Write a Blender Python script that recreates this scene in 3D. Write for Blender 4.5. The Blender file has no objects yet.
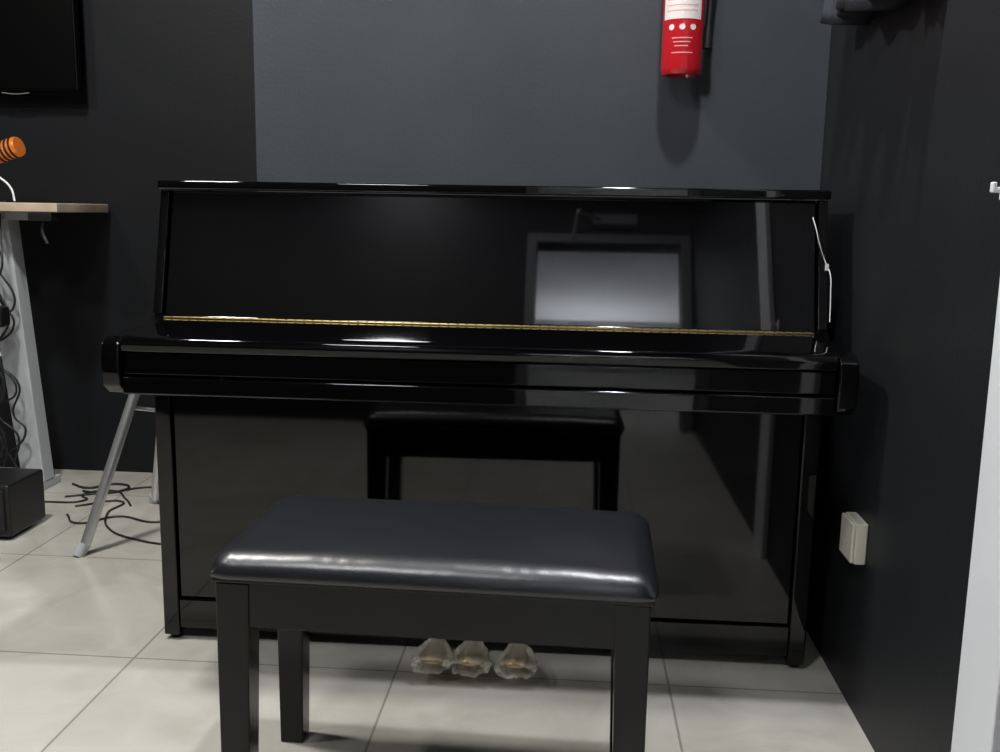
import bpy, bmesh, random
from math import *
from mathutils import Vector, Matrix
random.seed(4)
S=bpy.context.scene
# ---------------------------------------------------------------- materials
def mat(name,col,rough=.5,metal=0,spec=.5,coat=0,trans=0,alpha=1,emit=None,es=0,noise=0,nscale=8,bump=0,bscale=200,ior=1.5):
    m=bpy.data.materials.new(name);m.use_nodes=True
    nt=m.node_tree;b=nt.nodes['Principled BSDF'];L=nt.links
    b.inputs['Base Color'].default_value=(*col,1);b.inputs['Roughness'].default_value=rough
    b.inputs['Metallic'].default_value=metal;b.inputs['Specular IOR Level'].default_value=spec
    b.inputs['Coat Weight'].default_value=coat;b.inputs['Transmission Weight'].default_value=trans
    b.inputs['Alpha'].default_value=alpha;b.inputs['IOR'].default_value=ior
    b.inputs['Coat Roughness'].default_value=.02
    if emit:
        b.inputs['Emission Color'].default_value=(*emit,1);b.inputs['Emission Strength'].default_value=es
    tc=nt.nodes.new('ShaderNodeTexCoord')
    if noise:
        n=nt.nodes.new('ShaderNodeTexNoise');n.inputs['Scale'].default_value=nscale;n.inputs['Detail'].default_value=6
        L.new(tc.outputs['Object'],n.inputs['Vector'])
        r=nt.nodes.new('ShaderNodeValToRGB')
        r.color_ramp.elements[0].position=.3;r.color_ramp.elements[1].position=.7
        r.color_ramp.elements[0].color=(*[c*(1-noise) for c in col],1)
        r.color_ramp.elements[1].color=(*[min(1,c*(1+noise)) for c in col],1)
        L.new(n.outputs['Fac'],r.inputs['Fac']);L.new(r.outputs['Color'],b.inputs['Base Color'])
    if bump:
        n2=nt.nodes.new('ShaderNodeTexNoise');n2.inputs['Scale'].default_value=bscale;n2.inputs['Detail'].default_value=3
        L.new(tc.outputs['Object'],n2.inputs['Vector'])
        bp=nt.nodes.new('ShaderNodeBump');bp.inputs['Strength'].default_value=bump;bp.inputs['Distance'].default_value=.002
        L.new(n2.outputs['Fac'],bp.inputs['Height']);L.new(bp.outputs['Normal'],b.inputs['Normal'])
    return m
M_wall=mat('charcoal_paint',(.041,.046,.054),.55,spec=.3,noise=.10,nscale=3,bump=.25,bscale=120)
M_wallshade=mat('charcoal_paint_shaded',(.0115,.0128,.015),.5,spec=.3,noise=.15,nscale=3,bump=.25,bscale=120)  # same charcoal as the back wall, darkened to bake in shade
M_wallshade2=mat('charcoal_paint_deep_shade',(.0065,.0075,.0095),.55,spec=.25,noise=.15,nscale=3,bump=.25,bscale=120)  # charcoal again, with the recess's deeper shade put into the colour
M_ceil=mat('ceiling_black',(.012,.012,.014),.9,spec=.1)
M_white=mat('white_paint',(.75,.77,.80),.45,noise=.02)
M_hall=mat('hall_ceiling_paint',(.72,.73,.76),.7)
M_hallw=mat('hall_wall_paint',(.36,.36,.37),.7)
M_piano=mat('piano_lacquer',(.0015,.0015,.0018),.03,spec=.8)
M_piano2=mat('piano_lacquer_lower',(.0015,.0015,.0018),.045,spec=.55)
M_pianoin=mat('piano_inner_wood',(.004,.004,.004),.5)  # dark matt wood of back panel and bottom board
M_lea=mat('bench_leather',(.009,.010,.0125),.34,spec=.8,bump=.10,bscale=260)
M_bench=mat('bench_wood_black',(.004,.004,.005),.16,spec=.35)
M_gold=mat('brass',(.80,.60,.25),.28,1)
M_brass2=mat('pedal_brass',(.62,.50,.28),.35,1)
M_plastic=mat('clear_wrap',(.90,.86,.74),.12,trans=.4,alpha=.42,ior=1.3,noise=.05,nscale=40)
M_red=mat('extinguisher_red',(.50,.012,.02),.22,spec=.6,coat=.4)
M_label=mat('label_white',(.72,.66,.62),.5)
M_labelp=mat('label_pink',(.75,.30,.28),.5)
M_blk=mat('black_plastic',(.008,.008,.009),.4)
M_cable=mat('cable_black',(.012,.012,.013),.45)
M_cablew=mat('cable_white',(.75,.75,.75),.4)
M_cablep=mat('cable_purple',(.16,.05,.45),.4)
M_steel=mat('brushed_steel',(.62,.63,.63),.32,.85,noise=.05,nscale=30)
M_greyw=mat('desk_leg_white',(.42,.44,.45),.45,noise=.04)
M_wood=mat('desk_wood',(.46,.37,.27),.5,noise=.18,nscale=12)
M_orange=mat('mic_orange',(.85,.22,.03),.35,.4)
M_ivory=mat('outlet_ivory',(.70,.68,.56),.4)
M_screen=mat('tv_screen',(.001,.001,.001),.35,spec=.15)
M_tv=mat('tv_bezel',(.002,.002,.002),.5,spec=.15)
M_cloth=mat('amp_grille',(.008,.008,.010),.8,bump=.5,bscale=400)
M_jacket=mat('jacket_cloth',(.040,.042,.052),.85,spec=.2,bump=.5,bscale=300)
M_frame=mat('door_frame_grey',(.16,.16,.18),.45)
M_lamp=mat('lamp_diffuser',(1,1,1),.5,emit=(.96,.97,1),es=5)
# floor tiles
def floor_mat():
    m=bpy.data.materials.new('floor_tiles');m.use_nodes=True;nt=m.node_tree;L=nt.links;b=nt.nodes['Principled BSDF']
    tc=nt.nodes.new('ShaderNodeTexCoord');mp=nt.nodes.new('ShaderNodeMapping')
    mp.inputs['Location'].default_value=(-.43,.10,0)
    L.new(tc.outputs['Object'],mp.inputs['Vector'])
    br=nt.nodes.new('ShaderNodeTexBrick');br.offset=0;br.squash=1
    br.inputs['Scale'].default_value=1;br.inputs['Brick Width'].default_value=.6;br.inputs['Row Height'].default_value=.6
    br.inputs['Mortar Size'].default_value=.0028;br.inputs['Mortar Smooth'].default_value=.3;br.inputs['Bias'].default_value=0
    br.inputs['Color1'].default_value=(.49,.475,.43,1);br.inputs['Color2'].default_value=(.52,.505,.46,1)
    br.inputs['Mortar'].default_value=(.28,.27,.24,1)
    L.new(mp.outputs['Vector'],br.inputs['Vector'])
    n=nt.nodes.new('ShaderNodeTexNoise');n.inputs['Scale'].default_value=5;n.inputs['Detail'].default_value=8;n.inputs['Distortion'].default_value=1.2
    L.new(tc.outputs['Object'],n.inputs['Vector'])
    r=nt.nodes.new('ShaderNodeValToRGB');r.color_ramp.elements[0].position=.3;r.color_ramp.elements[1].position=.72
    r.color_ramp.elements[0].color=(.80,.79,.76,1);r.color_ramp.elements[1].color=(1,1,1,1)
    L.new(n.outputs['Fac'],r.inputs['Fac'])
    mx=nt.nodes.new('ShaderNodeMix');mx.data_type='RGBA';mx.blend_type='MULTIPLY';mx.inputs[0].default_value=1
    L.new(br.outputs['Color'],mx.inputs[6]);L.new(r.outputs['Color'],mx.inputs[7]);L.new(mx.outputs[2],b.inputs['Base Color'])
    b.inputs['Roughness'].default_value=.22;b.inputs['Specular IOR Level'].default_value=.5
    bp=nt.nodes.new('ShaderNodeBump');bp.inputs['Strength'].default_value=.4;bp.inputs['Distance'].default_value=.002;bp.invert=True
    L.new(br.outputs['Fac'],bp.inputs['Height']);L.new(bp.outputs['Normal'],b.inputs['Normal'])
    return m
M_floor=floor_mat()
# ---------------------------------------------------------------- helpers
def empty(name,loc=(0,0,0)):
    e=bpy.data.objects.new(name,None);S.collection.objects.link(e);e.location=loc;e.empty_display_size=.1;return e
def finish(name,bm,m,parent=None,bevel=0,seg=2,smooth=False,loc=(0,0,0),rot=(0,0,0)):
    bmesh.ops.recalc_face_normals(bm,faces=bm.faces[:])
    me=bpy.data.meshes.new(name);bm.to_mesh(me);bm.free();me.materials.append(m)
    o=bpy.data.objects.new(name,me);S.collection.objects.link(o);o.location=loc;o.rotation_euler=rot
    if parent:o.parent=parent
    if bevel:
        md=o.modifiers.new('bevel','BEVEL');md.width=bevel;md.segments=seg;md.limit_method='ANGLE';md.harden_normals=False
    if smooth or bevel:
        for p in me.polygons:p.use_smooth=True
        if bevel and not smooth:
            w=o.modifiers.new('wn','WEIGHTED_NORMAL');w.keep_sharp=True
    return o
def box(name,lo,hi,m,parent=None,bevel=0,loc=(0,0,0),rot=(0,0,0),seg=2):
    bm=bmesh.new();bmesh.ops.create_cube(bm,size=1)
    for v in bm.verts:
        v.co=Vector([(lo[i]+hi[i])/2+v.co[i]*(hi[i]-lo[i]) for i in range(3)])
    return finish(name,bm,m,parent,bevel,seg,loc=loc,rot=rot)
def prism_x(name,prof,x0,x1,m,parent=None,bevel=0,seg=2):
    bm=bmesh.new();a=[bm.verts.new((x0,y,z)) for y,z in prof];b=[bm.verts.new((x1,y,z)) for y,z in prof]
    bm.faces.new(a);bm.faces.new(b[::-1]);n=len(prof)
    for i in range(n):bm.faces.new((a[i],a[(i+1)%n],b[(i+1)%n],b[i]))
    return finish(name,bm,m,parent,bevel,seg)
def lathe(name,prof,m,parent=None,n=40,loc=(0,0,0),rot=(0,0,0),a0=0,a1=2*pi):
    bm=bmesh.new();full=abs(a1-a0-2*pi)<1e-6;rings=[]
    k=n if full else n+1
    for i in range(k):
        a=a0+(a1-a0)*i/n
        rings.append([bm.verts.new((r*cos(a),r*sin(a),z)) for r,z in prof])
    for i in range(n):
        A=rings[i];B=rings[(i+1)%k]
        for j in range(len(prof)-1):
            try:bm.faces.new((A[j],B[j],B[j+1],A[j+1]))
            except Exception:pass
    bmesh.ops.remove_doubles(bm,verts=bm.verts[:],dist=1e-6)
    o=finish(name,bm,m,parent,smooth=True,loc=loc,rot=rot)
    md=o.modifiers.new('es','EDGE_SPLIT');md.split_angle=radians(40)
    return o
def rod(name,p,q,r,m,parent=None,r2=None,n=16):
    p=Vector(p);q=Vector(q);d=q-p;r2=r if r2 is None else r2
    bm=bmesh.new();bmesh.ops.create_cone(bm,cap_ends=True,segments=n,radius1=r,radius2=r2,depth=d.length)
    R=d.to_track_quat('Z','Y').to_matrix().to_4x4()
    bmesh.ops.transform(bm,matrix=Matrix.Translation((p+q)/2)@R,verts=bm.verts[:])
    o=finish(name,bm,m,parent,smooth=True);md=o.modifiers.new('es','EDGE_SPLIT');md.split_angle=radians(40);return o
def tube(name,pts,r,m,parent=None):
    c=bpy.data.curves.new(name,'CURVE');c.dimensions='3D';c.bevel_depth=r;c.bevel_resolution=3;c.resolution_u=10
    s=c.splines.new('BEZIER');s.bezier_points.add(len(pts)-1)
    for bp_,p in zip(s.bezier_points,pts):
        bp_.co=p;bp_.handle_left_type=bp_.handle_right_type='AUTO'
    c.materials.append(m);o=bpy.data.objects.new(name,c);S.collection.objects.link(o)
    if parent:o.parent=parent
    return o
# ---------------------------------------------------------------- room
XR=.80;YB=.40;YREC=1.40;XCOL=-.622;XL=-3.2;YR=-2.42;H=2.85
box('floor',(XL-.1,-5.2,-.1),(2.4,YREC+.1,0),M_floor)
box('ceiling',(XL-.1,YR-.1,H),(XR+.12,YREC+.1,H+.1),M_ceil)
box('ceiling_hall',(-1.5,-5.2,H),(2.4,YR-.1,H+.1),M_hall)
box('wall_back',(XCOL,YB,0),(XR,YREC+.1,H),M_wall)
box('wall_back_recess',(XL-.1,YREC,0),(XCOL,YREC+.1,H),M_wallshade2)
box('wall_right',(XR,YR,0),(XR+.12,YREC+.1,H),M_wallshade)
box('wall_left',(XL-.1,YR,0),(XL,YREC,H),M_wallshade2)
# rear wall with doorway
DX0,DX1,DZ=.02,.74,2.20
box('wall_rear_left',(XL-.1,YR-.1,0),(DX0-.0,YR,H),M_wallshade)
box('wall_rear_right',(DX1,YR-.1,0),(XR+.12,YR,H),M_wallshade)
box('wall_rear_top',(DX0,YR-.1,DZ),(DX1,YR,H),M_wallshade)
box('trim_1',(DX0-.05,YR,0),(DX0,YR+.015,DZ+.05),M_frame,bevel=.003)
box('trim_2',(DX1,YR,0),(DX1+.05,YR+.015,DZ+.05),M_frame,bevel=.003)
box('trim_3',(DX0,YR,DZ),(DX1,YR+.015,DZ+.05),M_frame,bevel=.003)
# hallway beyond
box('wall_hall_far',(-1.4,-5.2,0),(2.3,-5.1,H),M_hallw)
box('wall_hall_left',(-1.5,-5.1,0),(-1.4,YR-.1,H),M_hallw)
box('wall_hall_right',(2.2,-5.1,0),(2.3,YR-.1,H),M_hallw)
# white pilaster on right wall
box('trim_4',(XR-.018,-.82,0),(XR,-.695,H),M_white,bevel=.003)
# door closer on lintel of doorway
c=empty('door_closer')
box('body',(.30,YR,DZ+.09),(.52,YR+.05,DZ+.15),M_frame,c,.004)
rod('arm_1',(.33,YR+.05,DZ+.12),(.22,YR+.16,DZ+.10),.009,M_steel,c)
rod('arm_2',(.22,YR+.16,DZ+.10),(.20,YR+.02,DZ+.02),.009,M_steel,c)
# ---------------------------------------------------------------- piano
P=empty('upright_piano')
zt=1.068
low=[(0.0,.012),(.355,.012),(.355,.772),(.014,.772),(-.02,.754),(-.21,.750),(-.234,.738),(-.240,.70),(-.234,.652),(-.21,.634),(0,.632)]
up=[(.0145,.7722),(.355,.7722),(.355,zt-.022),(.084,zt-.022)]
for nm,x0,x1,xa,xb in(('left',-.742,-.705,-.742,-.722),('right',.705,.742,.722,.742)):
    prism_x('side_'+nm,low,x0,x1,M_piano2,P,.004,3)
    prism_x('upper_side_'+nm,up,xa,xb,M_piano,P,.002,2)
box('top_lid',(-.746,.074,zt-.020),(.746,.365,zt),M_piano,P,.004,seg=3)
prism_x('music_panel',[(.022,.762),(.094,zt-.022),(.118,zt-.022),(.046,.762)],-.718,.718,M_piano,P,.002)
box('panel_rail',(-.704,.02,.74),(.704,.06,.768),M_piano,P,.002)
prism_x('fallboard',[(.018,.765),(-.205,.755),(-.228,.749),(-.233,.738),(-.231,.722),(-.20,.722),(.018,.735)],-.703,.703,M_piano2,P,.003,3)
box('hinge',(-.712,.000,.7635),(.712,.005,.7665),M_gold,P)
for i in range(71):
    x=-.71+i*.02
    rod('knuckle_%d'%i,(x,.0,.7665),(x+.016,.0,.7665),.0019,M_gold,P,n=8)
box('key_slip',(-.704,-.222,.674),(.704,-.20,.719),M_piano2,P,.003)
box('key_bed',(-.704,-.228,.634),(.704,.02,.670),M_piano2,P,.004,seg=3)
box('under_rail',(-.704,.004,.595),(.704,.03,.634),M_piano2,P,.002)
box('lower_panel',(-.702,.010,.105),(.702,.030,.592),M_piano2,P,.002)
box('bottom_rail',(-.704,.004,.030),(.704,.035,.100),M_piano2,P,.002)
box('back_panel',(-.704,.33,.05),(.704,.35,zt-.025),M_pianoin,P)
box('bottom_board',(-.704,.03,.03),(.704,.34,.05),M_pianoin,P)
for nm,x in(('l',-.7235),('r',.7235)):
    for j,y in enumerate((.03,.32)):
        rod('foot_%s_%d'%(nm,j),(x,y,0),(x,y,.013),.014,M_blk,P)
def pedal(i,x):
    pts=[(0,.012),(.04,.012),(.075,.015),(.10,.024),(.125,.030),(.142,.025),(.150,.008)]
    bm=bmesh.new();rows=[]
    for t,w in pts:
        z=.060-.012*(t/.15)
        rows.append([bm.verts.new((x+w*k,.004-t,z+h)) for k,h in((-1,-.004),(-1,.001),(-.4,.006),(.4,.006),(1,.001),(1,-.004))])
    for a,b in zip(rows,rows[1:]):
        for k in range(6):bm.faces.new((a[k],a[(k+1)%6],b[(k+1)%6],b[k]))
    bm.faces.new(rows[0]);bm.faces.new(rows[-1][::-1])
    finish('pedal_%d'%i,bm,M_brass2,P,smooth=True)
    bm=bmesh.new();rows=[];N=22
    for j,(t,w) in enumerate([(.004,.015),(.035,.015),(.065,.020),(.095,.032),(.125,.041),(.150,.043),(.168,.036)]):
        z=.060-.013*(t/.15)
        row=[]
        for k in range(N):
            a=2*pi*k/N;q=1+random.uniform(-.22,.22)
            row.append(bm.verts.new((x+w*cos(a)*q,.004-t+random.uniform(-.006,.006),z+.017*sin(a)*q)))
        rows.append(row)
    for a,b in zip(rows,rows[1:]):
        for k in range(N):bm.faces.new((a[k],a[(k+1)%N],b[(k+1)%N],b[k]))
    finish('pedal_wrap_%d'%i,bm,M_plastic,P)
for i,x in enumerate((-.085,-.002,.098)):pedal(i+1,x)
tube('tag_string',[(.706,.060,1.01),(.712,.048,.985),(.720,.045,.955),(.737,.050,.915),(.745,.035,.89),(.746,.025,.85),(.746,.015,.79)],.0011,M_cablew,P)
box('tag',(.736,.040,.898),(.742,.046,.912),M_label,P)
# ---------------------------------------------------------------- bench
B=empty('piano_bench',(-.006,-.539,0));B.rotation_euler=(0,0,-.029)
W,D=.696,.353
def cushion():
    bm=bmesh.new();nx,ny=140,60
    g=[]
    for j in range(ny+1):
        row=[]
        for i in range(nx+1):
            u=-1+2*i/nx;v=-1+2*j/ny
            uu=sin(u*pi/2)*.45+u*.55;vv=sin(v*pi/2)*.45+v*.55
            x=uu*W/2;y=vv*D/2
            R=.038
            ex=max(0,R-(W/2-abs(x)));ey=max(0,R-(D/2-abs(y)))
            if ex>0 and ey>0:
                # map square corner onto rounded corner
                m=max(ex,ey)/sqrt(ex*ex+ey*ey);k0=.35+.65*m
                ex*=k0;ey*=k0
                x=copysign(W/2-R+ex,x);y=copysign(D/2-R+ey,y)
            e=min(R,sqrt(ex*ex+ey*ey))
            zz=.481-.70*(R-sqrt(max(0,R*R-e*e)))
            zz+=.009*(1-uu**4)*(1-vv**4)
            k=(e/R)*(1-e/R)*4
            s=x if ey>ex else y
            zz+=.00022*k*sin(s*150+2.5*sin(s*43))+.0005*sin(x*31+2*sin(y*23))*sin(y*37+1.5*sin(x*17))
            row.append(bm.verts.new((x,y,zz)))
        g.append(row)
    for j in range(ny):
        for i in range(nx):bm.faces.new((g[j][i],g[j][i+1],g[j+1][i+1],g[j+1][i]))
    loop=[g[0][i] for i in range(nx+1)]+[g[j][nx] for j in range(1,ny+1)]+[g[ny][i] for i in range(nx-1,-1,-1)]+[g[j][0] for j in range(ny-1,0,-1)]
    prev=loop
    for k,(s,z) in enumerate(((1.0,.450),(.996,.446),(.985,.445))):
        cur=[bm.verts.new((v.co.x*s,v.co.y*s,z)) for v in loop]
        n=len(loop)
        for i in range(n):bm.faces.new((prev[i],prev[(i+1)%n],cur[(i+1)%n],cur[i]))
        prev=cur
    bm.faces.new(prev)
    finish('cushion',bm,M_lea,B,smooth=True)
cushion()
box('lid_board',(-W/2+.008,-D/2+.008,.437),(W/2-.008,D/2-.008,.446),M_bench,B,.002)
ax,ay=W/2-.012,D/2-.012
Z0,Z1=.362,.436
box('apron_front',(-ax+.01,-ay+.004,Z0),(ax-.01,-ay+.022,Z1),M_bench,B,.002)
box('apron_back',(-ax+.01,ay-.022,Z0),(ax-.01,ay-.004,Z1),M_bench,B,.002)
box('apron_left',(-ax+.004,-ay+.01,Z0),(-ax+.022,ay-.01,Z1),M_bench,B,.002)
box('apron_right',(ax-.022,-ay+.01,Z0),(ax-.004,ay-.01,Z1),M_bench,B,.002)
box('box_bottom',(-ax+.02,-ay+.02,Z0+.002),(ax-.02,ay-.02,Z0+.008),M_bench,B)
for i,(sx,sy) in enumerate(((-1,-1),(1,-1),(1,1),(-1,1))):
    bm=bmesh.new();bmesh.ops.create_cube(bm,size=1)
    for v in bm.verts:
        w=.054 if v.co.z>0 else .044
        v.co=Vector((sx*ax-sx*(w/2)+v.co.x*w,sy*ay-sy*(w/2)+v.co.y*w,.4365 if v.co.z>0 else .0))
    finish('leg_%d'%(i+1),bm,M_bench,B,.003)
# ---------------------------------------------------------------- fire extinguisher
E=empty('fire_extinguisher',(.440,.335,1.338))
R=.0485
lathe('cylinder',[(0,.012),(.030,.010),(.036,0),(.044,0),(.0465,.006),(R,.014),(R,.30),(.046,.325),(.034,.345),(.018,.352),(.018,.37),(0,.37)],M_red,E,48)
def lab(name,z0,z1,ang0,ang1,m,k=.0006):
    lathe(name,[(R+k,z0),(R+k,z1)],m,E,24,a0=radians(ang0),a1=radians(ang1))
c0=-96
lab('label_main',.122,.24,c0-62,c0+55,M_label)
for i in range(5):lab('label_line_%d'%i,.14+i*.012,.1415+i*.012,c0-50,c0+40,M_labelp,.0010)
lab('label_header',.215,.238,c0-50,c0+45,M_red,.0011)
for i in range(3):
    a=radians(c0-32+i*30)
    lathe('pictogram_%d'%i,[(0,0),(.0070,0),(.0070,.0006)],M_label,E,20,loc=((R+.0004)*cos(a),(R+.0004)*sin(a),.104),rot=(pi/2,0,a+pi/2))
for i in range(3):lab('text_%d'%i,.078-i*.009,.0805-i*.009,c0-30+i*4,c0+28-i*6,M_labelp)
lab('band',.045,.0475,c0-30,c0+30,M_labelp)
rod('valve',(0,0,.36),(0,0,.41),.014,M_gold,E)
box('handle_top',(-.012,-.10,.415),(.012,.02,.428),M_blk,E,.003)
box('handle_low',(-.012,-.09,.388),(.012,.015,.398),M_blk,E,.003)
rod('gauge',(-.014,0,.385),(-.032,0,.385),.014,M_label,E)
tube('hose',[(.014,0,.385),(.052,.0,.385),(.072,.005,.34),(.068,.01,.27),(.064,.015,.18),(.0615,.015,.10)],.009,M_blk,E)
rod('nozzle',(.0615,.015,.115),(.060,.015,.065),.010,M_blk,E,.013)
box('bracket',(-.016,.047,.15),(.016,.0648,.36),M_steel,E,.002)
# ---------------------------------------------------------------- outlet, hook
O=empty('wall_outlet',(XR,-.14,.364))
box('back_box',(-.024,-.043,-.043),(0,.043,.043),M_ivory,O,.004)
box('plate',(-.031,-.041,-.041),(-.023,.041,.041),M_ivory,O,.003)
for i,(y,z) in enumerate(((0,.012),(-.014,-.012),(.014,-.012))):box('slot_%d'%i,(-.0315,y-.003,z-.005),(-.0305,y+.003,z+.005),M_ivory,O)
O=empty('wall_hook',(XR,-.655,1.052))
box('plate',(-.006,-.016,-.014),(0,.016,.014),M_white,O,.002)
box('peg',(-.022,-.006,-.004),(-.005,.006,.004),M_white,O,.002)
box('lip',(-.024,-.006,-.004),(-.018,.006,.011),M_white,O,.002)
# ---------------------------------------------------------------- jacket hanging on right wall near corner
J=empty('hanging_jacket')
def drape(name,y0,y1,hem,ztop,out,folds,ph):
    bm=bmesh.new();ny,nz=48,20;F=[];Bk=[]
    for j in range(nz+1):
        t=j/nz;a=[];b=[]
        for i in range(ny+1):
            s=i/ny
            edge=min(1,min(s,1-s)*7)
            z=hem(s)+(ztop-hem(s))*t
            y=y0+(y1-y0)*(.5+(s-.5)*(1-.35*t*t))
            x=.796-edge*(out*(1-.45*t)+.012*sin(folds*s*2*pi+ph+t*1.5)*(1-.6*t)+.006*sin(17*s+3*t))
            a.append(bm.verts.new((min(x,.795),y,z)));b.append(bm.verts.new((.7975,y,z)))
        F.append(a);Bk.append(b)
    for j in range(nz):
        for i in range(ny):
            bm.faces.new((F[j][i],F[j][i+1],F[j+1][i+1],F[j+1][i]));bm.faces.new((Bk[j][i],Bk[j+1][i],Bk[j+1][i+1],Bk[j][i+1]))
    for i in range(ny):
        bm.faces.new((F[0][i],Bk[0][i],Bk[0][i+1],F[0][i+1]));bm.faces.new((F[nz][i],F[nz][i+1],Bk[nz][i+1],Bk[nz][i]))
    for j in range(nz):
        bm.faces.new((F[j][0],F[j+1][0],Bk[j+1][0],Bk[j][0]));bm.faces.new((F[j][ny],Bk[j][ny],Bk[j+1][ny],F[j+1][ny]))
    finish(name,bm,M_jacket,J,smooth=True)
drape('body',.10,-.28,lambda s:1.428-.030*s+.010*sin(s*9),2.0,.070,3,0)
drape('sleeve_back',.18,.04,lambda s:1.435-.02*sin(pi*s),1.95,.065,1,1)
drape('sleeve_front',-.24,-.36,lambda s:1.395-.012*sin(pi*s),1.93,.07,1,2)
rod('peg',(.799,-.09,2.0),(.74,-.09,2.02),.010,M_steel,J)
box('peg_plate',(.790,-.12,1.96),(.7995,-.06,2.05),M_steel,J,.002)
# ---------------------------------------------------------------- desk
T=empty('standing_desk')
box('desktop',(-3.1,1.02,.984),(-1.50,1.38,1.014),M_wood,T,.003)
box('under_beam',(-3.0,1.12,.955),(-1.62,1.19,.983),M_greyw,T,.002)
for i,x in enumerate((-2.95,-1.83)):
    bm=bmesh.new();bmesh.ops.create_cube(bm,size=1)
    for v in bm.verts:
        w=.056 if v.co.z>0 else .044
        v.co=Vector((x+(.04 if v.co.z>0 else .125)+v.co.x*2*w*.95,1.16+v.co.y*.07,.983 if v.co.z>0 else .03))
    finish('column_%d'%i,bm,M_greyw,T,.004)
    box('foot_%d'%i,(x+.08,1.09,.0),(x+.165,1.24,.03),M_greyw,T,.004)
    box('cross_%d'%i,(x-.01,1.05,.958),(x+.09,1.35,.983),M_greyw,T,.002)
for k in range(9):
    y=1.08+random.uniform(-.02,.02)
    pts=[(-1.78+random.uniform(-.06,.09),y-.012*k,.80-j*.10+random.uniform(-.03,.03)) for j in range(8)]
    pts.insert(0,(-1.90+k*.02,y,.975));tube('desk_cable_%d'%k,pts,.0038,M_cable,T)
tube('desk_cable_white',[(-1.80,1.02,.90),(-1.77,1.0,.82),(-1.72,1.0,.74),(-1.75,1.0,.66),(-1.73,1.02,.5)],.004,M_cablew,T)
box('cable_adapter',(-1.79,.99,.60),(-1.70,1.05,.67),M_blk,T,.01)
tube('adapter_lead',[(-1.76,1.02,.98),(-1.78,1.01,.85),(-1.73,1.02,.75),(-1.74,1.02,.665)],.0035,M_cable,T)
box('edge_clamp',(-1.60,1.015,.955),(-1.52,1.07,.9835),M_blk,T,.004)
tube('edge_wire',[(-1.56,1.04,.956),(-1.565,1.04,.92),(-1.55,1.04,.88)],.006,M_cable,T)
# mic on stand (one object)
Ms=empty('studio_microphone')
Mi=empty('mic_head',(-1.712,1.08,1.180));Mi.rotation_euler=(0,radians(74),radians(-4));Mi.parent=Ms
lathe('body',[(0,-.10),(.028,-.10),(.032,-.09),(.034,.0),(.034,.060),(.031,.068),(0,.070)],M_orange,Mi,32)
for i in range(4):
    z=.0+i*.016;lathe('ring_%d'%i,[(.0345,z),(.037,z+.002),(.037,z+.006),(.0345,z+.008)],M_blk,Mi,32)
lathe('base',[(0,1.0145),(.06,1.0145),(.06,1.024),(.02,1.03),(0,1.03)],M_blk,Ms,loc=(-1.78,1.08,0))
rod('post',(-1.78,1.08,1.03),(-1.78,1.08,1.135),.008,M_blk,Ms)
tube('mic_cable',[(-1.80,1.07,1.12),(-1.75,1.06,1.11),(-1.70,1.05,1.09),(-1.67,1.05,1.06),(-1.66,1.05,1.0185)],.0035,M_cablew,Ms)
# tv
V=empty('wall_television')
box('bezel',(-2.75,1.31,1.405),(-1.555,1.345,2.10),M_tv,V,.006)
box('screen',(-2.745,1.306,1.412),(-1.560,1.311,2.095),M_screen,V)
box('mount',(-2.3,1.345,1.6),(-1.95,1.40,1.95),M_blk,V)
tube('logo_led',[(-1.84,1.32,1.398),(-1.79,1.32,1.394),(-1.74,1.32,1.398)],.0018,M_steel,V)
# tripod stand
TR=empty('tripod_stand')
ap=(-1.0,.76,.78)
for i,(x,y) in enumerate(((-1.205,.52),(-1.21,1.02),(-.70,.76))):
    rod('leg_%d'%i,(ap[0]+(x-ap[0])*.05,ap[1]+(y-ap[1])*.05,ap[2]),(x,y,.02),.015,M_steel,TR)
    rod('brace_%d'%i,(ap[0],ap[1],.38),(ap[0]+(x-ap[0])*.52,ap[1]+(y-ap[1])*.52,.42),.006,M_steel,TR)
    rod('tip_%d'%i,(x,y,.032),(x+(x-ap[0])*.06,y+(y-ap[1])*.06,.0),.018,M_greyw,TR)
rod('pole',(ap[0],ap[1],.30),(ap[0],ap[1],.96),.014,M_steel,TR)
rod('collar',(ap[0],ap[1],.75),(ap[0],ap[1],.82),.03,M_blk,TR)
# floor amplifier box
A=empty('floor_amplifier')
box('case',(-2.05,.60,.012),(-1.475,.80,.175),M_blk,A,.008)
box('grille',(-2.03,.592,.03),(-1.49,.601,.16),M_cloth,A,.003)
for i,(x,y) in enumerate(((-2.0,.64),(-1.53,.64),(-2.0,.76),(-1.53,.76))):rod('foot_%d'%i,(x,y,0),(x,y,.013),.018,M_blk,A)
box('handle',(-1.85,.69,.175),(-1.71,.72,.192),M_blk,A,.006)
# floor cables
C=empty('floor_cables')
def fc(n,pts,r,m):tube(n,[(x,y,r+.001) for x,y in pts],r,m,C)
fc('cable_a',[(-1.44,.86),(-1.36,.78),(-1.27,.86),(-1.12,.82),(-1.0,.92),(-.9,.80)],.0032,M_cable)
fc('cable_b',[(-1.46,.95),(-1.33,1.02),(-1.32,.90),(-1.22,.72),(-1.08,.64),(-.95,.60),(-.85,.50)],.0032,M_cable)
fc('cable_c',[(-1.55,1.05),(-1.42,1.12),(-1.30,1.2),(-1.10,1.1),(-.9,1.15)],.0032,M_cable)
fc('cable_d',[(-1.60,.98),(-1.46,1.02),(-1.50,1.08),(-1.43,1.14),(-1.33,1.05),(-1.28,.98)],.0032,M_cable)
fc('cable_e',[(-1.60,1.20),(-1.52,1.16),(-1.45,1.22),(-1.38,1.18),(-1.44,1.10),(-1.52,1.12)],.004,M_cable)
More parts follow.
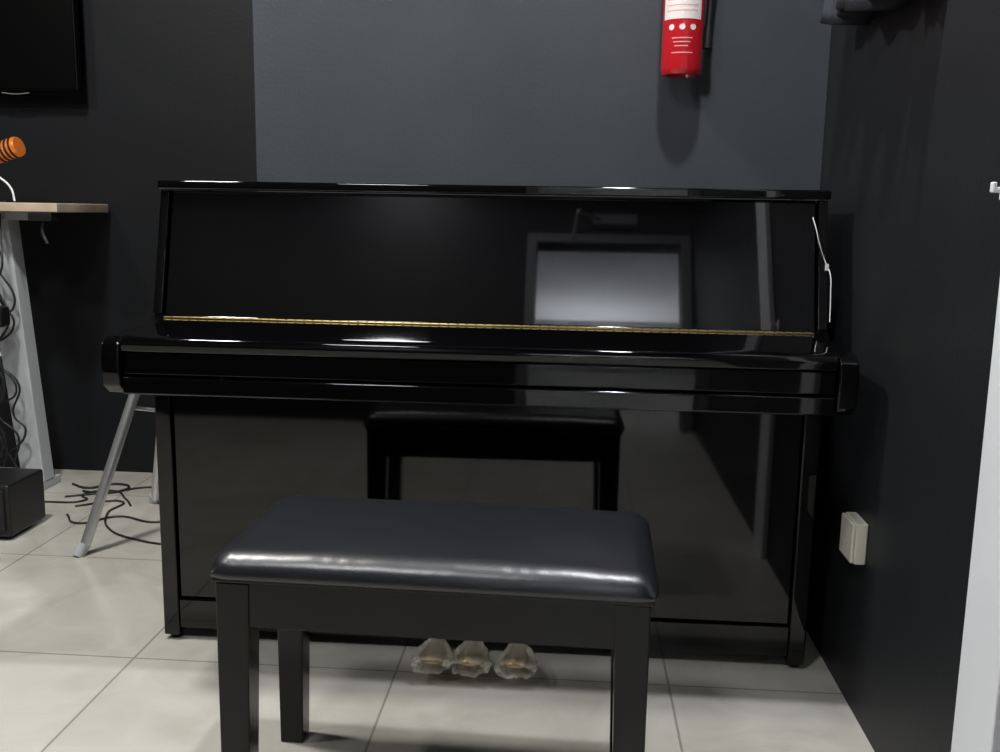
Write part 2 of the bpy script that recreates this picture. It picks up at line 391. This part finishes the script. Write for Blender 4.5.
fc('cable_purple',[(-1.60,.50),(-1.46,.48),(-1.415,.42),(-1.45,.34),(-1.6,.30)],.004,M_cablep)
# ---------------------------------------------------------------- lights
def downlight(i,x,y,power,size=.16,col=(.97,.975,1)):
    F=empty('ceiling_light' if i==0 else 'ceiling_light.%03d'%i,(x,y,H))
    lathe('rim',[(size/2+.02,0),(size/2+.02,-.012),(size/2,-.014),(size/2,-.004)],M_white,F)
    lathe('diffuser',[(0,-.005),(size/2,-.005)],M_lamp,F)
    l=bpy.data.lights.new('lamp','AREA');l.shape='DISK';l.size=size;l.energy=power;l.color=col
    o=bpy.data.objects.new('lamp',l);S.collection.objects.link(o);o.parent=F;o.location=(0,0,-.018)
downlight(0,.38,-.50,38,.13)
downlight(1,-1.30,-.25,56,.24,col=(1,.975,.93))
downlight(2,-.75,-1.9,30,.45)  # added broad fill to soften shadows, not a known fixture
downlight(3,-2.2,-1.0,22,.24,col=(1,.975,.93))  # added low-power fill to even out the floor brightness
# open-top hallway troughs, added fill to brighten the white ceiling for the reflection
def hall_fill(i,x,y,rot,power):
    F=empty('hall_fill_trough' if i==0 else 'hall_fill_trough.%03d'%i,(x,y,2.05));F.rotation_euler=(0,0,rot)
    box('back',(-.01,-.45,-.05),(.0,.45,.05),M_frame,F);box('front',(.11,-.45,-.05),(.12,.45,.05),M_frame,F)
    box('bottom',(0,-.45,-.06),(.11,.45,-.05),M_frame,F)
    for s in(-.46,.45):box('end_%d'%(s>0),(-.01,s,-.06),(.12,s+.01,.05),M_frame,F)
    l=bpy.data.lights.new('tube','AREA');l.shape='RECTANGLE';l.size=.09;l.size_y=.85;l.energy=power;l.color=(.93,.96,1)  # fill emitter inside the added trough
    o=bpy.data.objects.new('tube',l);S.collection.objects.link(o);o.parent=F;o.location=(.055,0,-.02);o.rotation_euler=(pi,0,0)
hall_fill(0,-1.388,-3.45,0,280)
hall_fill(1,2.188,-3.45,pi,340)
hall_fill(2,.4,-5.088,pi/2,50)
w=bpy.data.worlds.new('world');S.world=w;w.use_nodes=True
w.node_tree.nodes['Background'].inputs[0].default_value=(.5,.55,.65,1);w.node_tree.nodes['Background'].inputs[1].default_value=.02
# ---------------------------------------------------------------- camera
yaw,pit,roll,f=.0709,.1686,.0171,.9628
fw=Vector((-sin(yaw)*cos(pit),cos(yaw)*cos(pit),-sin(pit)))
r=Vector((cos(yaw),sin(yaw),0));u=r.cross(fw)
r2=cos(roll)*r+sin(roll)*u;u2=-sin(roll)*r+cos(roll)*u
cd=bpy.data.cameras.new('camera');cd.lens=36*f;cd.sensor_width=36;cd.clip_start=.02
co=bpy.data.objects.new('camera',cd);S.collection.objects.link(co)
mm=Matrix((r2,u2,-fw)).transposed().to_4x4();mm.translation=Vector((.1906,-2.0782,1.0097));co.matrix_world=mm
S.camera=co
S.view_settings.view_transform='Standard'
